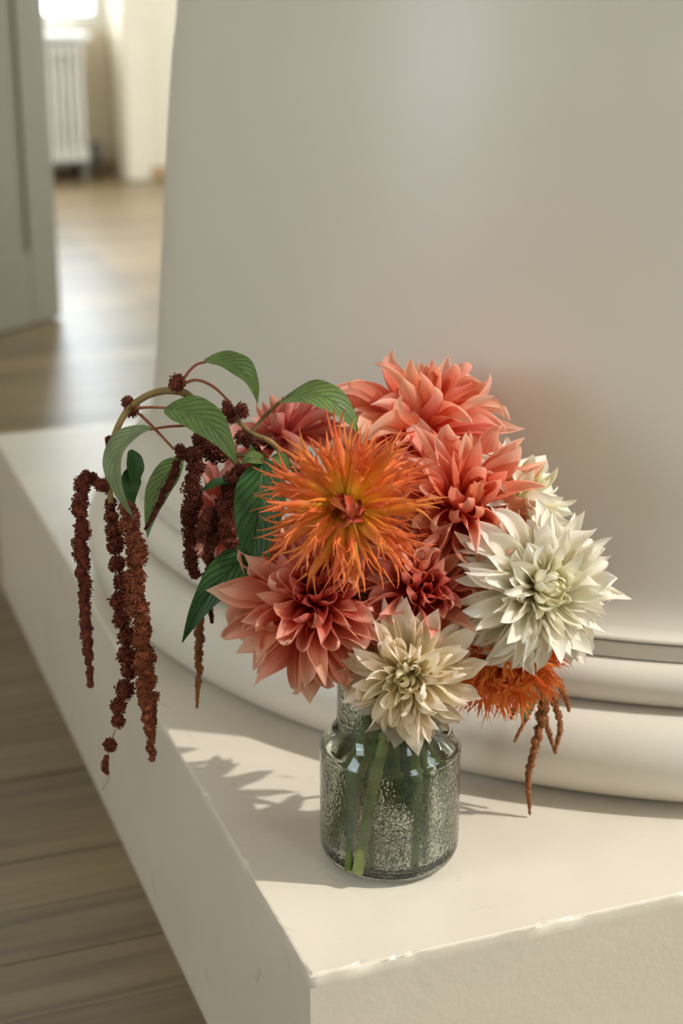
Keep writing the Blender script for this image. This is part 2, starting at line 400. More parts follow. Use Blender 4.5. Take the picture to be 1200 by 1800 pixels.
# side walls, front wall and ceiling
def wall_with_holes(name, fixed, lo, hi, thick, z1, holes, mat, along):
    """fixed coordinate plane; holes = [(a0, a1, z0, z1)] sorted along the wall"""
    L = []; p = lo
    def bx(a, b, z0, z1_):
        return (a, b, fixed, fixed+thick, z0, z1_) if along == 'x' else (fixed, fixed+thick, a, b, z0, z1_)
    for a0, a1, z0, z1_ in holes:
        if a0 > p: L.append(bx(p, a0, 0, z1))
        if z0 > 0: L.append(bx(a0, a1, 0, z0))
        if z1_ < z1: L.append(bx(a0, a1, z1_, z1))
        p = a1
    L.append(bx(p, hi, 0, z1))
    return boxes(name, L, mat)
RH = [(-1.62, -0.35, 2.10, 3.74), (2.6, 4.7, 0.3, 2.3)]  # unseen openings: one cut to the sun beam, one added to light the far floor
struct(wall_with_holes('wall_right', XR, YF, YB+0.4, 0.2, ZC, RH, M['wall'], 'y'), 'painted wall with two unseen openings sized to let in sun', 'wall')
LH = [(-0.8, 0.35, 1.0, 2.8), (3.5, 5.0, 0.6, 2.5)]  # unseen openings added to brighten the left sides and the far room
FH = [(0.9, 1.7, 1.0, 2.7)]  # unseen opening added to brighten the plinth front and torus
struct(wall_with_holes('wall_front', YF-0.2, XL, XR, 0.2, ZC, FH, M['wall'], 'x'), 'cream painted wall with an unseen opening added for frontal light', 'wall')
for a0, a1, z0, z1_ in FH: portal('portal_front', ((a0+a1)/2, YF-0.1, (z0+z1_)/2), (math.radians(90), 0, 0), a1-a0, z1_-z0)
struct(wall_with_holes('wall_left', XL-0.2, YF, YB+0.4, 0.2, ZC, LH, M['wall'], 'y'), 'painted side wall with unseen openings added for light from the left', 'wall')
for a0, a1, z0, z1_ in LH: portal('portal_left', (XL-0.1, (a0+a1)/2, (z0+z1_)/2), (0, math.radians(-90), 0), z1_-z0, a1-a0)
struct(boxes('ceiling', [(XL, XR, YF, YB+0.4, ZC, ZC+0.2)], M['ceiling']), 'pale plain ceiling', 'ceiling')
portal('portal_far', ((hx0+hx1)/2, YB+0.38, 1.6), (math.radians(-90), 0, 0), hx1-hx0, 2.0)
for a0, a1, z0, z1_ in RH: portal('portal_right', (XR+0.1, (a0+a1)/2, (z0+z1_)/2), (0, math.radians(90), 0), z1_-z0, a1-a0)

# open door leaf at the left, with a recessed panel
dA = onz(87, 556, 0); dB = onz(0, 580, 0)
dv = (dB-dA); dv.z = 0; dv.normalize()
dl = empty('door_1', dA); dl.rotation_euler = (0, 0, math.atan2(dv.y, dv.x)); struct(dl, 'open olive grey door leaf with recessed panels', 'door')
DW, DH, DT = 0.85, 2.3, 0.045
boxes('stile', [(0, 0.11, 0, DT, 0.006, DH)], M['door'], dl, bevel=0.003); boxes('stile', [(DW-0.11, DW, 0, DT, 0.006, DH)], M['door'], dl, bevel=0.003)
for z0, z1_ in ((0.006, 0.20), (0.95, 1.08), (DH-0.12, DH)):
    boxes('rail', [(0.11, DW-0.11, 0, DT, z0, z1_)], M['door'], dl, bevel=0.003)
for z0, z1_ in ((0.20, 0.95), (1.08, DH-0.12)):
    boxes('panel', [(0.11, DW-0.11, 0.007, DT-0.007, z0, z1_)], M['door'], dl)

# ------------------------------------------------------------------ radiator under the far window
rx0 = onz(62, 318, 0).x; rx1 = onz(148, 318, 0).x + 0.03
rad = tag(empty('radiator', ((rx0+rx1)/2, YB+NICHE-0.11, 0)), 'cream cast iron column radiator under the far window', 'radiator')
nsec = 7; sw = (rx1-rx0)/nsec
prof = []
for i in range(13):
    a = math.pi*i/12; prof.append((0.5*sw*0.80*math.cos(a), 0.05*math.sin(a)))
def radiator_section():
    vs_, fs = [], []
    for yy in (-0.055, 0.0, 0.055):
        pts = [(0, yy, 0.10+0.44*t) for t in np.linspace(0, 1, 6)]
        v, f = tube_data(pts, [sw*0.36]*6, 8, True, len(vs_)); vs_ += v; fs += f
    for zz in (0.10, 0.53):
        v, f = box_data(-sw*0.42, sw*0.42, -0.08, 0.08, zz-0.02, zz+0.025); o = len(vs_); vs_ += v; fs += [tuple(i+o for i in q) for q in f]
    return mesh_np('section', vs_, fs, M['radiator'], smooth=False)
sm = radiator_section()
for i in range(nsec): link('section', sm, rad, (-(rx1-rx0)/2+sw*(i+0.5), 0, 0))
for s in (-1, 1):
    boxes('foot', [(s*(rx1-rx0-sw)/2-0.015, s*(rx1-rx0-sw)/2+0.015, -0.07, 0.07, 0, 0.085)], M['valve'], rad)
boxes('lower_pipe', [(-(rx1-rx0)/2, (rx1-rx0)/2, -0.03, 0.03, 0.045, 0.085)], M['valve'], rad)
boxes('shelf', [(-(rx1-rx0)/2-0.03, (rx1-rx0)/2+0.03, -0.10, 0.11, 0.565, 0.59)], M['white'], rad, bevel=0.004)
vx = onz(175, 312, 0).x-(rx0+rx1)/2
v, f = tube_data([(vx, 0, z) for z in (0, 0.04, 0.045, 0.06, 0.065, 0.135, 0.15)], [0.012, 0.012, 0.022, 0.022, 0.03, 0.028, 0.012], 14)
link('valve', mesh_np('valve', v, f, M['valve']), rad)
v, f = tube_data([(vx, 0, 0.052), (rx1-(rx0+rx1)/2-0.01, 0, 0.065)], [0.01, 0.01], 8)
link('pipe', mesh_np('pipe', v, f, M['valve']), rad)

# ------------------------------------------------------------------ the column on its square plinth
S = 1.5
colo = tag(empty('column', (S/2, S/2, 0)), 'large white painted round column on a square plinth', 'column')
def plinth_mesh():
    r = random.Random(5); per = []
    step = 0.007
    def side(p, q, fine):
        n = int(S/(step if fine else 0.25))
        return [(p[0]+(q[0]-p[0])*i/n, p[1]+(q[1]-p[1])*i/n) for i in range(n)]
    A, B, C_, E_ = (0, 0), (S, 0), (S, S), (0, S)
    per = side(A, B, True)+side(B, C_, False)+side(C_, E_, False)+side(E_, A, True)
    n = len(per); chip = np.zeros(n)
    for _ in range(64):
        i = r.randrange(n); a = r.uniform(0.0006, 0.0030); w = r.choice((1, 1, 2, 3))
        for j in range(-w, w+1): chip[(i+j) % n] += a*(1-abs(j)/(w+1))*r.choice((1, 1, 1, -0.5))
    chip += np.array([r.gauss(0, 0.00028) for _ in range(n)])
    def inset(p, d):
        x = min(max(p[0], d), S-d); y_ = min(max(p[1], d), S-d); return (x, y_)
    rings = [(0, 0.0, 0), (0, H-0.012, 0), (0.0, H-0.0020, 0.7), (0.0005, H-0.0006, 1.0), (0.0022, H, 0.8), (0.012, H, 0)]
    vs_ = []
    for d, z, c in rings:
        for i, p in enumerate(per):
            q = inset(p, max(0, d+(chip[i]*c if z >= H-0.0013 else chip[i]*c*0.5)))
            vs_.append((q[0]-S/2, q[1]-S/2, z-(max(0, chip[i])*0.5*c if z < H else 0)))
    fs = grid_faces(len(rings), n, wrap=True)
    fs.append(tuple((len(rings)-1)*n+i for i in range(n)))
    fs.append(tuple(range(n))[::-1])
    me = mesh_np('plinth', vs_, fs, M['plinth'], smooth=False)
    for i, p in enumerate(me.polygons):
        if n <= i < 2*n: p.use_smooth = True
    return me
link('plinth', plinth_mesh(), colo)
def arc(rc, zc, rr, a0, a1, n):
    return [(rc+rr*math.cos(math.radians(a0+(a1-a0)*i/n)), zc+rr*math.sin(math.radians(a0+(a1-a0)*i/n))) for i in range(n+1)]
SEG = 160
def lathe(name, prof_, mat, parent, smooth=True):
    v, f = lathe_data(prof_, SEG); return link(name, mesh_np(name, v, f, mat, smooth), parent)
lathe('lower_torus', [(0.60, H)]+arc(0.700, H+0.0415, 0.0415, -90, 90, 24)+[(0.60, H+0.083)], M['column'], colo)
lathe('upper_torus', [(0.60, H+0.0835)]+arc(0.684, H+0.104, 0.0205, -90, 90, 18)+[(0.60, H+0.1245)], M['column'], colo)
fi = [(0.60, H+0.125), (0.682, H+0.125), (0.6835, H+0.1265), (0.6835, H+0.1385), (0.682, H+0.140), (0.60, H+0.140)]
lathe('fillet', fi, M['column'], colo, smooth=False)
sh = [(0.60, H+0.1402), (0.6800, H+0.1405), (0.672, H+0.148), (0.664, H+0.160), (0.659, H+0.175), (0.6555, H+0.195), (0.651, H+0.23), (0.6470, H+0.265),
      (0.6376, H+0.378), (0.6265, H+0.51), (0.6172, H+0.607), (0.6085, H+0.68), (0.590, H+0.90), (0.56, H+1.3), (0.53, H+1.8), (0.50, H+2.4), (0.475, ZC-0.25)]
sh = [tuple(p) for p in catmull([(a, b) for a, b in sh], 3)]
lathe('shaft', sh, M['column'], colo)
lathe('capital', [(0.40, ZC-0.25), (0.53, ZC-0.245), (0.53, ZC-0.22), (0.50, ZC-0.20), (0.58, ZC-0.12), (0.60, ZC-0.11), (0.60, ZC), (0.4, ZC)], M['column'], colo)

# ------------------------------------------------------------------ the glass vase and its water
VC = Vector((0.1222, 0.1440, H))
VR = 0.0592
vo_ = [(0.0, 0.0012), (0.030, 0.0004), (0.044, 0.0), (0.050, 0.0012), (0.0555, 0.0055), (0.0583, 0.0115), (VR, 0.020), (VR, 0.060), (VR, 0.099), (0.0586, 0.1035), (0.0568, 0.1075),
       (0.0525, 0.1140), (0.0480, 0.1200), (0.0456, 0.1255), (0.0448, 0.132), (0.0446, 0.150), (0.0450, 0.166), (0.0462, 0.1725), (0.0455, 0.1750)]
vi_ = [(0.0430, 0.1735), (0.0418, 0.166), (0.0414, 0.150), (0.0416, 0.132), (0.0425, 0.124), (0.0450, 0.1170), (0.0495, 0.1105), (0.0541, 0.1045), (0.0562, 0.0985), (0.0566, 0.060), (0.0566, 0.022),
       (0.0548, 0.0150), (0.0490, 0.0100), (0.040, 0.0080), (0.0, 0.0075)]
pr = [tuple(p) for p in catmull([np.array(q) for q in vo_], 3)] + [tuple(p) for p in catmull([np.array(q) for q in vi_], 3)]
pr = [(max(a, 0.00002), b) for a, b in pr]
v, f = lathe_data(pr, 96)
va = link('glass_vase', mesh_np('glass_vase', v, f, M['glass']), None, VC)
tag(va, 'clear hammered glass vase with sloping shoulder standing on the plinth corner', 'vase')
wp = [(0.00002, 0.0078), (0.040, 0.0083), (0.0488, 0.0102), (0.0546, 0.0152), (0.0564, 0.022), (0.0564, 0.060), (0.0560, 0.0985), (0.0539, 0.1045), (0.0526, 0.1065), (0.0, 0.1063)]
wp = [(max(a, 0.00002), b) for a, b in wp]
v, f = lathe_data(wp, 64)
wa = link('water', mesh_np('water', v, f, M['water']), None, VC)
tag(wa, 'clear water filling the glass vase to its shoulder', 'water')

# ------------------------------------------------------------------ petals
NU, NV = 15, 9
def deco_petal(seed, W, bend, tipbend, roll_b, roll_m, roll_t, ruffle=0.1, twist=0.0, wild=0.0):
    """broad pointed petal of length 1 along +y, inner face towards +z"""
    r = random.Random(seed); ph = r.uniform(0, 6); ph2 = r.uniform(0, 6)
    vs_, uv = [], []
    y_ = z_ = 0.0; ang = 0.0; prev = 0.0
    skew = r.uniform(-0.10, 0.10)
    for i in range(NU):
        u = i/(NU-1)
        du = u-prev; prev = u
        ang = bend*u + tipbend*max(0, (u-0.6)/0.4)**1.6
        y_ += math.cos(ang)*du; z_ += math.sin(ang)*du
        hw = W*max(0.20*(1-u), (u+0.02)**0.70*max(0.0, 1-u**2.5)**1.15*1.55)
        if i == NU-1: hw = W*0.012
        rl = roll_b*(1-u)**1.5 + roll_m*math.sin(math.pi*u) + roll_t*u**2.2
        tw = twist*(0.3*u+1.1*u**3)
        for j in range(NV):
            q = -1+2*j/(NV-1)
            a = rl*q + wild*0.5*math.sin(3*u*3+ph2)*q
            k_ = rl if abs(rl) > 1e-3 else 1e-3
            x = hw*math.sin(k_*q)/k_; zz = hw*(1-math.cos(k_*q))/k_
            zz += ruffle*hw*(math.sin(7.0*u+ph+1.2*q)*q*abs(q)+0.5*math.sin(13.0*u+ph2)*q)*u
            zz -= 0.05*hw*math.exp(-(q*4)**2)
            zz += 0.03*hw*math.cos(q*9)*math.sin(math.pi*u)
            x2 = x*math.cos(tw)-zz*math.sin(tw); z2 = x*math.sin(tw)+zz*math.cos(tw)
            vs_.append((x2+skew*u*u+0.04*math.sin(4*u+ph)*u, y_-z2*math.sin(ang), z_+z2*math.cos(ang)))
            uv.append((q*0.5+0.5, u))
    return vs_, grid_faces(NU, NV), uv
def quill_petal(seed, W, bend, tipbend, roll, prongs):
    """narrow rolled petal of a cactus dahlia; the tip splits into a few thin points"""
    r = random.Random(seed); vs_, fs, uv = [], [], []
    sp = r.uniform(0.66, 0.78); sw_, sp2 = r.uniform(0.01, 0.05), r.uniform(0, 6)
    def strip(u0, u1, lat0, lat1, w0, w1, nu, side, lift=0.0):
        off = len(vs_); nv = 4
        for i in range(nu):
            s = i/(nu-1); u = u0+(u1-u0)*s
            K = 16; yy = zz = 0.0
            for m_ in range(K):
                uu = u*(m_+0.5)/K; an = bend*uu+tipbend*max(0, uu-0.5)**1.5*2.8
                yy += math.cos(an)*u/K; zz += math.sin(an)*u/K
            an = bend*u+tipbend*max(0, u-0.5)**1.5*2.8
            w = w0+(w1-w0)*s
            if u0 == 0: w = W*(0.75+0.35*math.sin(math.pi*min(1, s*1.1)))*(1-0.18*s)
            c = lat0+(lat1-lat0)*s**1.3
            for j in range(nv):
                q = -1+2*j/(nv-1)
                x = c+sw_*math.sin(6*u+sp2)*u+w*math.sin(roll*q)/roll; z2 = -w*(1-math.cos(roll*q))/roll + lift*s*s
                vs_.append((x, yy-z2*math.sin(an), zz+z2*math.cos(an))); uv.append((q*0.5+0.5, min(u, 1)))
        fs.extend(grid_faces(nu, nv, off))
    strip(0, sp, 0, r.uniform(-0.03, 0.03), W, W, 9, 0)
    cx = vs_[-2][0]*0.5+vs_[-3][0]*0.5-sw_*math.sin(6*sp+sp2)*sp
    for k in range(prongs):
        c = cx+W*1.3*((k+0.5)/prongs-0.5)
        strip(sp-0.03, r.uniform(0.90, 1.06), c, c+((k+0.5)/prongs-0.5)*r.uniform(0.16, 0.42), W*0.9/prongs, 0.004, 6, k, r.uniform(-0.06, 0.13))
    return vs_, fs, uv

PET = {}
def petals(kind, matkey):
    key = (kind, matkey)
    if key in PET: return PET[key]
    mt = M[matkey]; inner, mid, outer = [], [], []
    R = random.Random(len(PET)*7+3)
    def add(lst, d): lst.append(mesh_np('petal', d[0], d[1], mt, True, d[2]))
    if kind == 'deco':
        for s in range(5): add(inner, deco_petal(s, 0.25, 0.55+0.25*R.random(), 0.5, 1.3, 0.7, 0.9, 0.08))
        for s in range(9): add(mid, deco_petal(20+s, R.uniform(0.19, 0.26), R.uniform(-0.35, 0.40), R.uniform(-1.2, 0.9), 1.6, R.uniform(0.4, 1.2), R.uniform(-0.4, 1.9), 0.3, R.uniform(-1.1, 1.1)))
        for s in range(10): add(outer, deco_petal(40+s, R.uniform(0.17, 0.25), R.uniform(-0.8, 0.1), R.uniform(-1.2, 0.6), 1.5, R.uniform(0.3, 1.1), R.uniform(-0.7, 1.8), 0.32, R.uniform(-1.2, 1.2)))
    elif kind == 'curl':          # loose, strongly curling petals
        for s in range(5): add(inner, deco_petal(60+s, 0.26, R.uniform(0.2, 0.8), R.uniform(-0.6, 1.3), 1.4, 1.0, R.uniform(0.5, 1.8), 0.2, R.uniform(-0.8, 0.8)))
        for s in range(10): add(mid, deco_petal(70+s, R.uniform(0.23, 0.32), R.uniform(-0.3, 0.6), R.uniform(-2.0, 1.7), 1.6, R.uniform(0.5, 1.4), R.uniform(0.2, 2.4), 0.3, R.uniform(-1.5, 1.5)))
        for s in range(13): add(outer, deco_petal(90+s, R.uniform(0.18, 0.28), R.uniform(-0.6, 0.25), R.uniform(-1.5, 0.9), 1.5, R.uniform(0.3, 1.1), R.uniform(-0.9, 2.0), 0.3, R.uniform(-1.2, 1.2)))
    elif kind == 'quill':
        for s in range(5): add(inner, quill_petal(s, 0.115, 2.3+0.3*R.random(), 0.6, 1.1, 1))
        for s in range(9): add(mid, quill_petal(20+s, R.uniform(0.066, 0.095), R.uniform(-0.1, 0.45), R.uniform(-0.7, 1.3), R.uniform(0.9, 1.7), R.choice((2, 3))))
        for s in range(11): add(outer, quill_petal(40+s, R.uniform(0.060, 0.090), R.uniform(-0.4, 0.35), R.uniform(-1.2, 1.4), R.uniform(0.9, 1.8), R.choice((2, 3, 3))))
    PET[key] = (inner, mid, outer)
    return PET[key]

def stem_path(head, ax, foot):
    top = Vector((VC.x, VC.y, H+0.168))
    d = head-top; dxy = Vector((d.x, d.y, 0))
    neck = top+(dxy.normalized()*min(0.030, dxy.length*0.35) if dxy.length > 1e-4 else Vector())
    back = head-ax*0.012
    return [head-ax*0.004, back-ax*0.015, (back-ax*0.03)*0.45+neck*0.55+Vector((0, 0, 0.01)), neck, foot]

def dahlia(name, label, px_, ax, L, n, kind, matkey, th=(8, 112), cup=1.0, inner_tint=1.0, seed=1, foot=None, group=None, disc=None, len0=0.34, tpow=0.62, stem_r=0.0034, jit=9.0, rc=0.011, stem_mat='stem'):
    r = random.Random(seed)
    head = P(*px_)
    if foot is None:
        a = r.uniform(0, 6.28); foot = Vector((VC.x+0.036*math.cos(a), VC.y+0.036*math.sin(a), H+0.014))
    root = tag(empty(name, foot), label, 'flower', group)
    tube('stem', stem_path(head, ax, foot), stem_r*0.8, stem_r, M[stem_mat], root, foot, 8, 6)
    inner, mid, outer = petals(kind, matkey)
    a1 = ax.cross(Vector((0.13, 0.21, 0.97))).normalized(); a2 = ax.cross(a1).normalized()
    # receptacle at the back
    pr_ = [(0.0004, -0.016), (0.007, -0.014), (0.0125, -0.008), (0.0135, -0.001), (0.009, 0.005), (0.0004, 0.008)]
    v_, f_ = lathe_data(pr_, 14)
    Rm = Matrix((a1, a2, ax)).transposed()
    v_ = [Rm @ Vector(q)*(rc/0.011) + (head-foot) for q in v_]
    link('receptacle', mesh_np('receptacle', v_, f_, M[disc or matkey]), root)
    for i in range(n):
        t = ((i+0.5)/n)**tpow
        ph = i*2.399963+r.gauss(0, 0.16)
        th_ = math.radians(th[0]+(th[1]-th[0])*t + r.gauss(0, jit)*(0.25+0.75*t))
        rad_ = a1*math.cos(ph)+a2*math.sin(ph)
        d = (ax*math.cos(th_)+rad_*math.sin(th_)).normalized()
        zc = (ax-d*ax.dot(d)).normalized()
        xc = d.cross(zc).normalized()
        lst = inner if t < 0.33 else (mid if t < 0.72 else outer)
        me = lst[r.randrange(len(lst))]
        ln = L*(len0+(1-len0)*min(1, t*1.25))*r.uniform(0.82, 1.14)
        o = link('petal', me, root)
        tw = r.gauss(0, 0.30)
        mt_ = Matrix((xc, d, zc)).transposed() @ Matrix.Rotation(tw, 3, 'Y')
        s = ln
        wsc = r.uniform(0.9, 1.15)
        m4 = mt_.to_4x4() @ Matrix.Diagonal((s*wsc, s, s*cup, 1))
        base = head-foot + d*rc*0.75 + ax*0.003*(1-t)
        m4.translation = base
        o.matrix_local = m4
        it = (max(0.0, 1-t/0.42) if kind != 'quill' else (1.0-0.5*r.random() if t < 0.33 else 0.0))*inner_tint
        o.color = (it, 0, 0, 1)
    return root

DE = 1.405      # depth of the bouquet's middle
def foot_at(u, v): return onz(u, v, H+0.013)
dahlia('white_dahlia', 'large open white dahlia with pale yellow heart, biggest white bloom in the vase', (940, 1036, DE-0.070), axis(0.36, 0.03, 0.92), 0.069, 210, 'deco', 'p_white', seed=2, th=(6, 110), jit=8)
dahlia('white_dahlia', 'white dahlia half hidden behind the largest white dahlia', (905, 885, DE-0.02), axis(0.42, 0.55, 0.35), 0.060, 70, 'deco', 'p_white', seed=3, th=(14, 108), jit=11)
dahlia('cream_dahlia', 'cream dahlia with blush tips hanging low over the vase neck', (718, 1186, DE-0.080), axis(-0.25, -0.16, 0.95), 0.054, 150, 'curl', 'p_cream', seed=4, th=(8, 108), jit=11, foot=foot_at(628, 1535), stem_r=0.0050, stem_mat='stem_pale')
dahlia('orange_cactus_dahlia', 'orange spidery cactus dahlia with split petal tips and dark red heart', (610, 890, DE-0.105), axis(0.0, -0.10, 0.99), 0.067, 145, 'quill', 'p_orange', seed=5, th=(26, 104), disc='p_orange', len0=0.27, tpow=0.55, foot=foot_at(655, 1520), jit=12)
dahlia('orange_cactus_dahlia', 'red orange fringed dahlia tucked under the largest white dahlia', (885, 1150, DE-0.020), axis(0.12, -0.68, 0.68), 0.055, 200, 'quill', 'p_red', seed=6, th=(8, 100), disc='p_red', len0=0.6, foot=foot_at(735, 1500))
dahlia('coral_dahlia', 'coral pink dahlia with drooping petals below the orange cactus dahlia', (555, 1060, DE-0.050), axis(-0.02, 0.20, 0.93), 0.076, 150, 'curl', 'p_coral', seed=7, th=(10, 124), len0=0.68, jit=15, foot=foot_at(612, 1530))
dahlia('coral_dahlia', 'coral dahlia with curled petals between the cream and large white dahlias', (735, 1042, DE-0.046), axis(0.08, 0.10, 0.95), 0.066, 130, 'curl', 'p_coral', seed=18, th=(8, 118), len0=0.72, jit=15)
dahlia('peach_dahlia', 'peach coral dahlia opening upwards at the top of the bouquet', (738, 765, DE+0.016), axis(0.08, 0.72, 0.54), 0.083, 84, 'curl', 'p_peach', seed=9, th=(6, 114), len0=0.66, jit=18)
dahlia('peach_dahlia', 'peach dahlia squeezed between orange cactus dahlia and white dahlias', (805, 900, DE-0.034), axis(0.25, 0.40, 0.80), 0.076, 100, 'curl', 'p_peach', seed=10, th=(8, 118), len0=0.7, jit=17, foot=foot_at(725, 1520))
dahlia('pink_dahlia', 'dusky pink dahlia facing away behind the green amaranth leaves', (505, 775, DE+0.045), axis(-0.38, 0.65, 0.10), 0.062, 60, 'deco', 'p_pink', seed=11, th=(12, 108), jit=12)
dahlia('pink_dahlia', 'dusky pink dahlia hidden behind dark red amaranth tassels', (405, 905, DE+0.050), axis(-0.80, -0.05, 0.30), 0.056, 50, 'deco', 'p_pink', seed=12, th=(12, 108), jit=12)

# ------------------------------------------------------------------ amaranth
ico_v = []
g = (1+5**0.5)/2
for a, b in ((-1, g), (1, g), (-1, -g), (1, -g)): ico_v += [(a, b, 0), (0, a, b), (b, 0, a)]
def icosa():
    t = (1+5**0.5)/2
    v = np.array([(-1, t, 0), (1, t, 0), (-1, -t, 0), (1, -t, 0), (0, -1, t), (0, 1, t), (0, -1, -t), (0, 1, -t), (t, 0, -1), (t, 0, 1), (-t, 0, -1), (-t, 0, 1)], float)
    v /= np.linalg.norm(v[0])
    f = np.array([(0, 11, 5), (0, 5, 1), (0, 1, 7), (0, 7, 10), (0, 10, 11), (1, 5, 9), (5, 11, 4), (11, 10, 2), (10, 7, 6), (7, 1, 8), (3, 9, 4), (3, 4, 2), (3, 2, 6), (3, 6, 8), (3, 8, 9), (4, 9, 5), (2, 4, 11), (6, 2, 10), (8, 6, 7), (9, 8, 1)])
    return v, f
IV, IF = icosa()
OV = np.array([(1, 0, 0), (-1, 0, 0), (0, 1, 0), (0, -1, 0), (0, 0, 1), (0, 0, -1)], float)
OF = np.array([(0, 2, 4), (2, 1, 4), (1, 3, 4), (3, 0, 4), (2, 0, 5), (1, 2, 5), (3, 1, 5), (0, 3, 5)])
def tri_mesh(name, V, F, mat):
    me = D.meshes.new(name)
    me.vertices.add(len(V)); me.vertices.foreach_set('co', np.asarray(V, np.float32).ravel())
    me.loops.add(len(F)*3); me.loops.foreach_set('vertex_index', np.asarray(F, np.int32).ravel())
    me.polygons.add(len(F)); me.polygons.foreach_set('loop_start', np.arange(0, len(F)*3, 3, dtype=np.int32))
    me.materials.append(mat)
    me.polygons.foreach_set('use_smooth', np.ones(len(F), dtype=bool))
    me.update(calc_edges=True); me.validate()
    return me
PX = 1.41/FPX
def tassel(parent, origin, pts, radii, seed, mat, lump=1.0, spacing=0.85, name='tassel', loose=0.25, core=True):
    """hanging flower tassel: knobbly clusters of tiny grains along a path. pts (u, v, depth), radii in pixels"""
    g_ = np.random.default_rng(seed)
    world_pts = [np.array(P(*p)) for p in pts]
    c = np.array(catmull(world_pts, 10)); rr = np.interp(np.linspace(0, len(pts)-1, len(c)), np.arange(len(pts)), radii)*PX
    seg = np.linalg.norm(np.diff(c, axis=0), axis=1); s = np.r_[0, np.cumsum(seg)]
    V, F = [], []; nv = 0
    pos = 0.0
    while pos < s[-1]:
        R = np.interp(pos, s, rr)
        ctr = np.array([np.interp(pos, s, c[:, k_]) for k_ in range(3)])
        nb = 1 if R < 0.0035 else 2
        for b in range(nb):
            off = g_.normal(0, 1, 3); off /= np.linalg.norm(off)
            Rc = R*g_.uniform(0.74, 1.06)*(0.86 if nb == 2 else 1.0)
            cc = ctr+off*R*0.32*lump*(1 if nb == 2 else 0.3)
            V.append(IV*Rc*0.86+cc); F.append(IF+nv); nv += 12
            m_ = int(50+90*min(1, Rc/0.008))
            k_ = np.arange(m_)+0.5
            th = np.arccos(1-2*k_/m_); ph = 2.39996*k_+g_.uniform(0, 6)
            dirs = np.c_[np.sin(th)*np.cos(ph), np.sin(th)*np.sin(ph), np.cos(th)]+g_.normal(0, 0.10, (m_, 3))
            rad_ = Rc*(0.84+g_.uniform(-0.05, 0.14+0.35*max(0, loose-0.25), m_))
            gr = Rc*g_.uniform(0.085, 0.155, m_)+0.00016
            cen = cc+dirs*rad_[:, None]
            V.append((cen[:, None, :]+OV[None]*gr[:, None, None]*g_.uniform(0.7, 1.25, (m_, 1, 3))).reshape(-1, 3))
            F.append((OF[None]+nv+6*np.arange(m_)[:, None, None]).reshape(-1, 3)); nv += 6*m_
        pos += max(0.0022, R*spacing*1.2)
    V = np.concatenate(V)-np.array(origin); F = np.concatenate(F)
    o = link(name, tri_mesh(name, V, F, mat), parent)
    return o
def leaf(parent, origin, base, ctrl, tip, hw, nrm, mat, fold=0.25, seed=0, wavy=0.05, name='leaf'):
    """ovate pointed leaf along a curve through three seen points, width in pixels, nrm = direction its face looks to"""
    r = random.Random(seed); ph = r.uniform(0, 6)
    a, c, b = (P(*q) for q in (base, ctrl, tip))
    c2 = c*2-(a+b)*0.5
    NU_, NV_ = 22, 11; vs_, uv = [], []
    for i in range(NU_):
        u = i/(NU_-1)
        p = a*(1-u)**2+c2*2*u*(1-u)+b*u*u
        t = ((c2-a)*(1-u)+(b-c2)*u).normalized()
        n = (nrm-t*nrm.dot(t)).normalized(); l = t.cross(n).normalized()
        w = hw*PX*(max(0.02, math.sin(math.pi*min(1, u**0.72))**0.9*(1-0.12*u)) if 0 < i < NU_-1 else 0.02)
        for j in range(NV_):
            q = -1+2*j/(NV_-1)
            vs_.append(p+l*(w*q*math.cos(fold*abs(q)))+n*(w*abs(q)*math.sin(fold)*abs(q)**0.3+wavy*w*math.sin(9*u*2+ph+2*q)*abs(q)-0.04*w*math.cos(2*math.pi*9*(u-0.34*abs(q)))*(1-abs(q))) - origin)
            uv.append((q, u))
    me = mesh_np(name, vs_, grid_faces(NU_, NV_), mat, True, uv)
    return link(name, me, parent)
def am_tube(parent, origin, pts, r0, r1, mat, name):
    return tube(name, [P(*p) for p in pts], r0*PX, r1*PX, mat, parent, origin, 8, 6)

# --- the long arching stem that hangs over the plinth's left side
f1 = Vector((VC.x-0.030, VC.y-0.005, H+0.016))
A1 = tag(empty('amaranth_stem', f1), 'arching amaranth stem with long dark red tassels and broad green leaves', 'flower')
a_d = DE-0.03
stem_pts = [P(195, 885, a_d-0.01), P(191, 830, a_d-0.01), P(200, 770, a_d-0.01), P(224, 722, a_d-0.005), P(262, 694, a_d), P(305, 687, a_d), P(340, 704, a_d+0.01), P(400, 790, a_d+0.02), P(520, 960, a_d+0.03), P(630, 1150, a_d+0.02), P(660, 1240, DE+0.005), f1]
tube('stem', stem_pts, 5.0*PX, 8.5*PX, M['amstem'], A1, f1, 10, 6)
am_tube(A1, f1, [(318, 675, a_d), (330, 655, a_d), (345, 641, a_d), (362, 636, a_d-0.005)], 2.8, 2.2, M['petiole'], 'petiole')
am_tube(A1, f1, [(318, 676, a_d), (345, 668, a_d), (375, 680, a_d), (405, 708, a_d+0.005)], 2.8, 2.2, M['petiole'], 'petiole')
am_tube(A1, f1, [(236, 718, a_d-0.005), (262, 716, a_d-0.01), (294, 717, a_d-0.015)], 2.6, 2.2, M['petiole'], 'petiole')
am_tube(A1, f1, [(246, 728, a_d), (275, 757, a_d), (306, 790, a_d+0.005)], 2.6, 2.2, M['petiole'], 'petiole')
am_tube(A1, f1, [(330, 748, a_d+0.006), (295, 750, a_d), (262, 755, a_d-0.02)], 2.4, 2.2, M['petiole'], 'petiole')
leaf(A1, f1, (358, 633, a_d), (425, 652, a_d-0.012), (452, 714, a_d+0.005), 30, axis(0.35, 0.6, 0.7), M['leaf'], 0.3, 1)
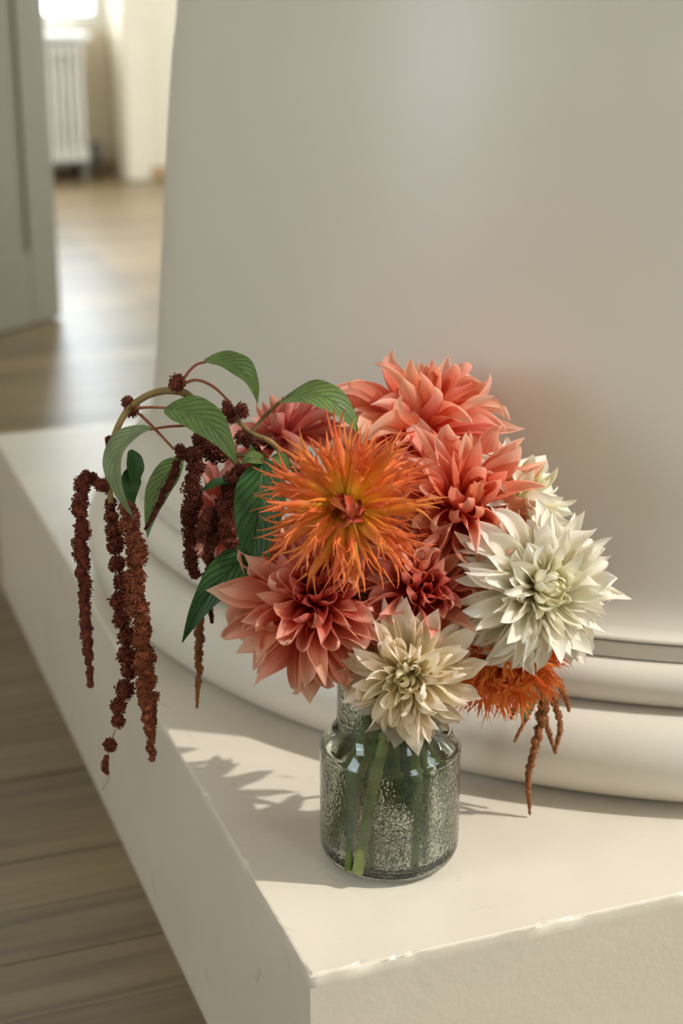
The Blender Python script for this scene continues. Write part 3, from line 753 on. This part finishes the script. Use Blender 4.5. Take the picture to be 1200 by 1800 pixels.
leaf(A1, f1, (290, 717, a_d-0.015), (362, 742, a_d-0.035), (415, 815, a_d-0.025), 37, axis(0.25, 0.45, 0.85), M['leaf'], 0.2, 2)
leaf(A1, f1, (268, 751, a_d-0.02), (203, 806, a_d-0.04), (237, 914, a_d-0.03), 26, axis(-0.55, 0.25, 0.8), M['leaf_pale'], 0.35, 3)
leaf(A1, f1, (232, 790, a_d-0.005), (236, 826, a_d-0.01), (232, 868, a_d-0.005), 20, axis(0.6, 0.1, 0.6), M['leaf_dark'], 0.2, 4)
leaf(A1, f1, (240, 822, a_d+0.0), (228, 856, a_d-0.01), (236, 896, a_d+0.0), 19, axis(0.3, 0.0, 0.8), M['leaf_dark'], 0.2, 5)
T = M['tassel']; TD = M['tassel_dark']
tassel(A1, f1, [(312, 674, a_d), (312, 681, a_d)], [16, 15], 1, T, name='flower_cluster')
tassel(A1, f1, [(228, 708, a_d), (232, 718, a_d), (240, 732, a_d)], [14, 17, 13], 2, T, loose=0.5, name='flower_cluster')
tassel(A1, f1, [(190, 772, a_d), (192, 784, a_d)], [8, 8], 3, T, loose=0.6, name='flower_cluster')
tassel(A1, f1, [(182, 856, a_d-0.01), (170, 845, a_d-0.01), (152, 836, a_d-0.01), (143, 850, a_d-0.01), (142, 880, a_d-0.01), (142, 960, a_d-0.01), (148, 1050, a_d-0.01), (154, 1130, a_d-0.01), (159, 1206, a_d-0.01)], [14, 13, 12, 13, 16, 16, 13, 11, 6], 4, T, spacing=0.80)
tassel(A1, f1, [(195, 888, a_d-0.005), (200, 930, a_d-0.005), (208, 985, a_d-0.005), (213, 1040, a_d-0.005), (221, 1110, a_d-0.005), (222, 1180, a_d-0.005), (212, 1240, a_d-0.005), (203, 1282, a_d-0.005)], [14, 17, 21, 21, 21, 20, 18, 13], 5, T, lump=0.9, spacing=1.25)
tassel(A1, f1, [(193, 1309, a_d-0.005), (193, 1312, a_d-0.005)], [16, 16], 6, T, lump=0.2, loose=0.05)
tassel(A1, f1, [(187, 1331, a_d-0.005), (185, 1350, a_d-0.005), (190, 1362, a_d-0.005)], [6, 7, 5], 7, T, lump=1.6)
am_tube(A1, f1, [(203, 1282, a_d-0.005), (193, 1310, a_d-0.005), (190, 1345, a_d-0.005), (191, 1366, a_d-0.005), (180, 1389, a_d-0.005)], 1.3, 0.5, M['amstem'], 'thread')
tassel(A1, f1, [(225, 890, a_d-0.025), (232, 950, a_d-0.025), (240, 1000, a_d-0.025), (243, 1070, a_d-0.025), (249, 1140, a_d-0.025), (253, 1210, a_d-0.025), (262, 1280, a_d-0.025), (267, 1335, a_d-0.025)], [16, 20, 21, 19, 17, 15, 13, 7], 8, M['tassel_mid'], lump=0.9)
tassel(A1, f1, [(252, 1090, a_d-0.010), (262, 1150, a_d-0.010), (267, 1220, a_d-0.010), (271, 1270, a_d-0.010)], [12, 13, 11, 9], 9, M['tassel_mid'], lump=1.2, spacing=1.1)
# --- second stem with shorter tassels in front of the hidden pink dahlia
f2 = Vector((VC.x-0.036, VC.y+0.012, H+0.016))
A2 = tag(empty('amaranth_stem', f2), 'amaranth stem with short dark tassels and drooping dark green leaves', 'flower')
b_d = DE-0.01
tube('stem', [P(402, 722, b_d), P(440, 760, b_d), P(490, 790, b_d), P(560, 900, b_d+0.02), P(640, 1150, b_d+0.02), P(668, 1236, DE+0.01), f2], 4*PX, 7*PX, M['amstem'], A2, f2, 9, 6)
am_tube(A2, f2, [(440, 762, b_d), (462, 735, b_d), (492, 706, b_d-0.01)], 3.2, 3.4, M['amstem'], 'petiole')
am_tube(A2, f2, [(318, 800, b_d), (360, 800, b_d), (410, 800, b_d), (470, 800, b_d+0.01)], 3, 5, M['amstem'], 'side_stem')
leaf(A2, f2, (488, 709, b_d-0.01), (572, 700, b_d-0.045), (641, 777, b_d-0.03), 36, axis(0.2, 0.6, 0.75), M['leaf'], 0.2, 6)
leaf(A2, f2, (322, 808, b_d+0.03), (280, 860, b_d+0.03), (259, 946, b_d+0.03), 28, axis(-0.3, 0.2, 0.9), M['leaf'], 0.15, 7)
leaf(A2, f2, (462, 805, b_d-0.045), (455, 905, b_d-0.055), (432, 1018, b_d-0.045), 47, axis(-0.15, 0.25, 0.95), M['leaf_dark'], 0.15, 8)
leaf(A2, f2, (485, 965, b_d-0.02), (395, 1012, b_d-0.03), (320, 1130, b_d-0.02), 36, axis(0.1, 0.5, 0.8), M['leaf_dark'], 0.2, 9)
leaf(A2, f2, (410, 846, b_d-0.02), (375, 852, b_d-0.03), (343, 874, b_d-0.02), 11, axis(0.1, 0.7, 0.6), M['leaf_dark'], 0.3, 10)
leaf(A2, f2, (470, 815, b_d-0.03), (446, 806, b_d-0.05), (424, 814, b_d-0.05), 15, axis(0.0, 0.4, 0.9), M['leaf'], 0.3, 11)
leaf(A2, f2, (452, 822, b_d-0.02), (445, 800, b_d-0.03), (440, 780, b_d-0.03), 10, axis(0.0, 0.1, 0.9), M['leaf'], 0.3, 12)
leaf(A2, f2, (480, 800, b_d-0.03), (496, 812, b_d-0.05), (505, 832, b_d-0.05), 13, axis(0.1, 0.2, 0.9), M['leaf'], 0.3, 13)
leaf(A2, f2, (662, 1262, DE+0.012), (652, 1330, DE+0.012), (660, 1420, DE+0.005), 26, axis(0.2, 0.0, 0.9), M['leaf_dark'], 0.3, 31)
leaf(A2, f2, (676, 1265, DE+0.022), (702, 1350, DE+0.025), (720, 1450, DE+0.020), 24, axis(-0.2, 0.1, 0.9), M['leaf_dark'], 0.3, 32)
tassel(A2, f2, [(398, 708, b_d), (402, 725, b_d), (408, 742, b_d)], [12, 14, 12], 21, T, loose=0.5, name='flower_cluster')
tassel(A2, f2, [(428, 722, b_d-0.005), (436, 728, b_d-0.005)], [14, 13], 22, T, name='flower_cluster')
tassel(A2, f2, [(425, 765, b_d), (450, 775, b_d), (480, 780, b_d+0.01)], [15, 18, 14], 23, TD, name='flower_cluster')
tassel(A2, f2, [(316, 795, b_d-0.01), (322, 800, b_d-0.01)], [15, 15], 24, TD, name='flower_cluster')
tassel(A2, f2, [(350, 775, b_d), (370, 795, b_d), (400, 810, b_d+0.01)], [18, 26, 24], 25, TD, loose=0.4, name='flower_cluster')
tassel(A2, f2, [(337, 800, b_d-0.01), (342, 850, b_d-0.01), (335, 900, b_d-0.01), (336, 950, b_d-0.01), (340, 1020, b_d-0.01)], [18, 18, 18, 17, 13], 26, TD, spacing=0.9)
tassel(A2, f2, [(352, 1062, b_d+0.03), (350, 1110, b_d+0.03), (350, 1160, b_d+0.03), (348, 1200, b_d+0.03), (346, 1246, b_d+0.03)], [8, 9, 9, 6, 3], 27, M['tassel_sunlit'])
tassel(A2, f2, [(312, 815, b_d-0.005), (292, 858, b_d-0.005), (270, 905, b_d-0.005), (254, 932, b_d-0.005)], [9, 9, 6, 3], 28, TD)
tassel(A2, f2, [(420, 830, b_d-0.02), (400, 880, b_d-0.02), (378, 920, b_d-0.02), (369, 970, b_d-0.02), (366, 1030, b_d-0.02), (373, 1095, b_d-0.02)], [16, 24, 20, 13, 9, 4], 29, TD, loose=0.35)
tassel(A2, f2, [(365, 900, b_d-0.03), (355, 935, b_d-0.03), (352, 955, b_d-0.03)], [12, 12, 7], 30, TD, loose=0.5)
tassel(A2, f2, [(395, 900, b_d-0.03), (402, 940, b_d-0.03), (404, 965, b_d-0.03)], [16, 18, 10], 31, T, loose=0.5)
# --- small sprig, sunlight tinted into its tassels, hanging on the right side, its tip touching the plinth
f3 = Vector((VC.x+0.034, VC.y+0.012, H+0.016))
A3 = tag(empty('amaranth_stem', f3), 'amaranth sprig with slim tassels coloured as sunlit, longest one touching the plinth', 'flower')
c_d = DE+0.035
TT = M['tassel_sunlit']
tube('stem', [P(950, 1185, c_d), P(920, 1150, c_d), P(830, 1150, c_d-0.01), P(760, 1215, DE+0.005), f3], 4*PX, 6*PX, M['amstem'], A3, f3, 9, 6)
tip3 = onz(931, 1434, H+0.002)
td = (tip3-CAM).dot(-TW)
tassel(A3, f3, [(955, 1180, c_d), (957, 1230, c_d), (950, 1270, c_d+0.01), (938, 1320, td-0.02), (928, 1370, td-0.008), (931, 1431, td)], [10, 14, 12, 9, 7, 3], 41, TT, loose=0.15)
tassel(A3, f3, [(962, 1180, c_d), (985, 1210, c_d), (996, 1232, c_d), (1000, 1252, c_d)], [6, 7, 6, 3], 42, TT, loose=0.15)
tassel(A3, f3, [(962, 1205, c_d+0.01), (978, 1245, c_d+0.01), (984, 1280, c_d+0.01), (974, 1325, c_d+0.01)], [7, 8, 7, 3], 43, TT, loose=0.15)
tassel(A3, f3, [(955, 1250, c_d+0.02), (965, 1290, c_d+0.02), (977, 1326, c_d+0.02)], [6, 6, 3], 44, TT, loose=0.15)
tassel(A3, f3, [(940, 1230, c_d), (922, 1268, c_d), (904, 1303, c_d)], [5, 5, 3], 45, TT, loose=0.15)
tassel(A3, f3, [(918, 1215, c_d), (904, 1245, c_d), (898, 1264, c_d)], [6, 6, 3], 46, TT, loose=0.15)
leaf(A3, f3, (938, 1196, c_d-0.01), (928, 1228, c_d-0.015), (917, 1270, c_d-0.01), 19, axis(0.1, 0.3, 0.9), M['leaf_pale'], 0.2, 14)
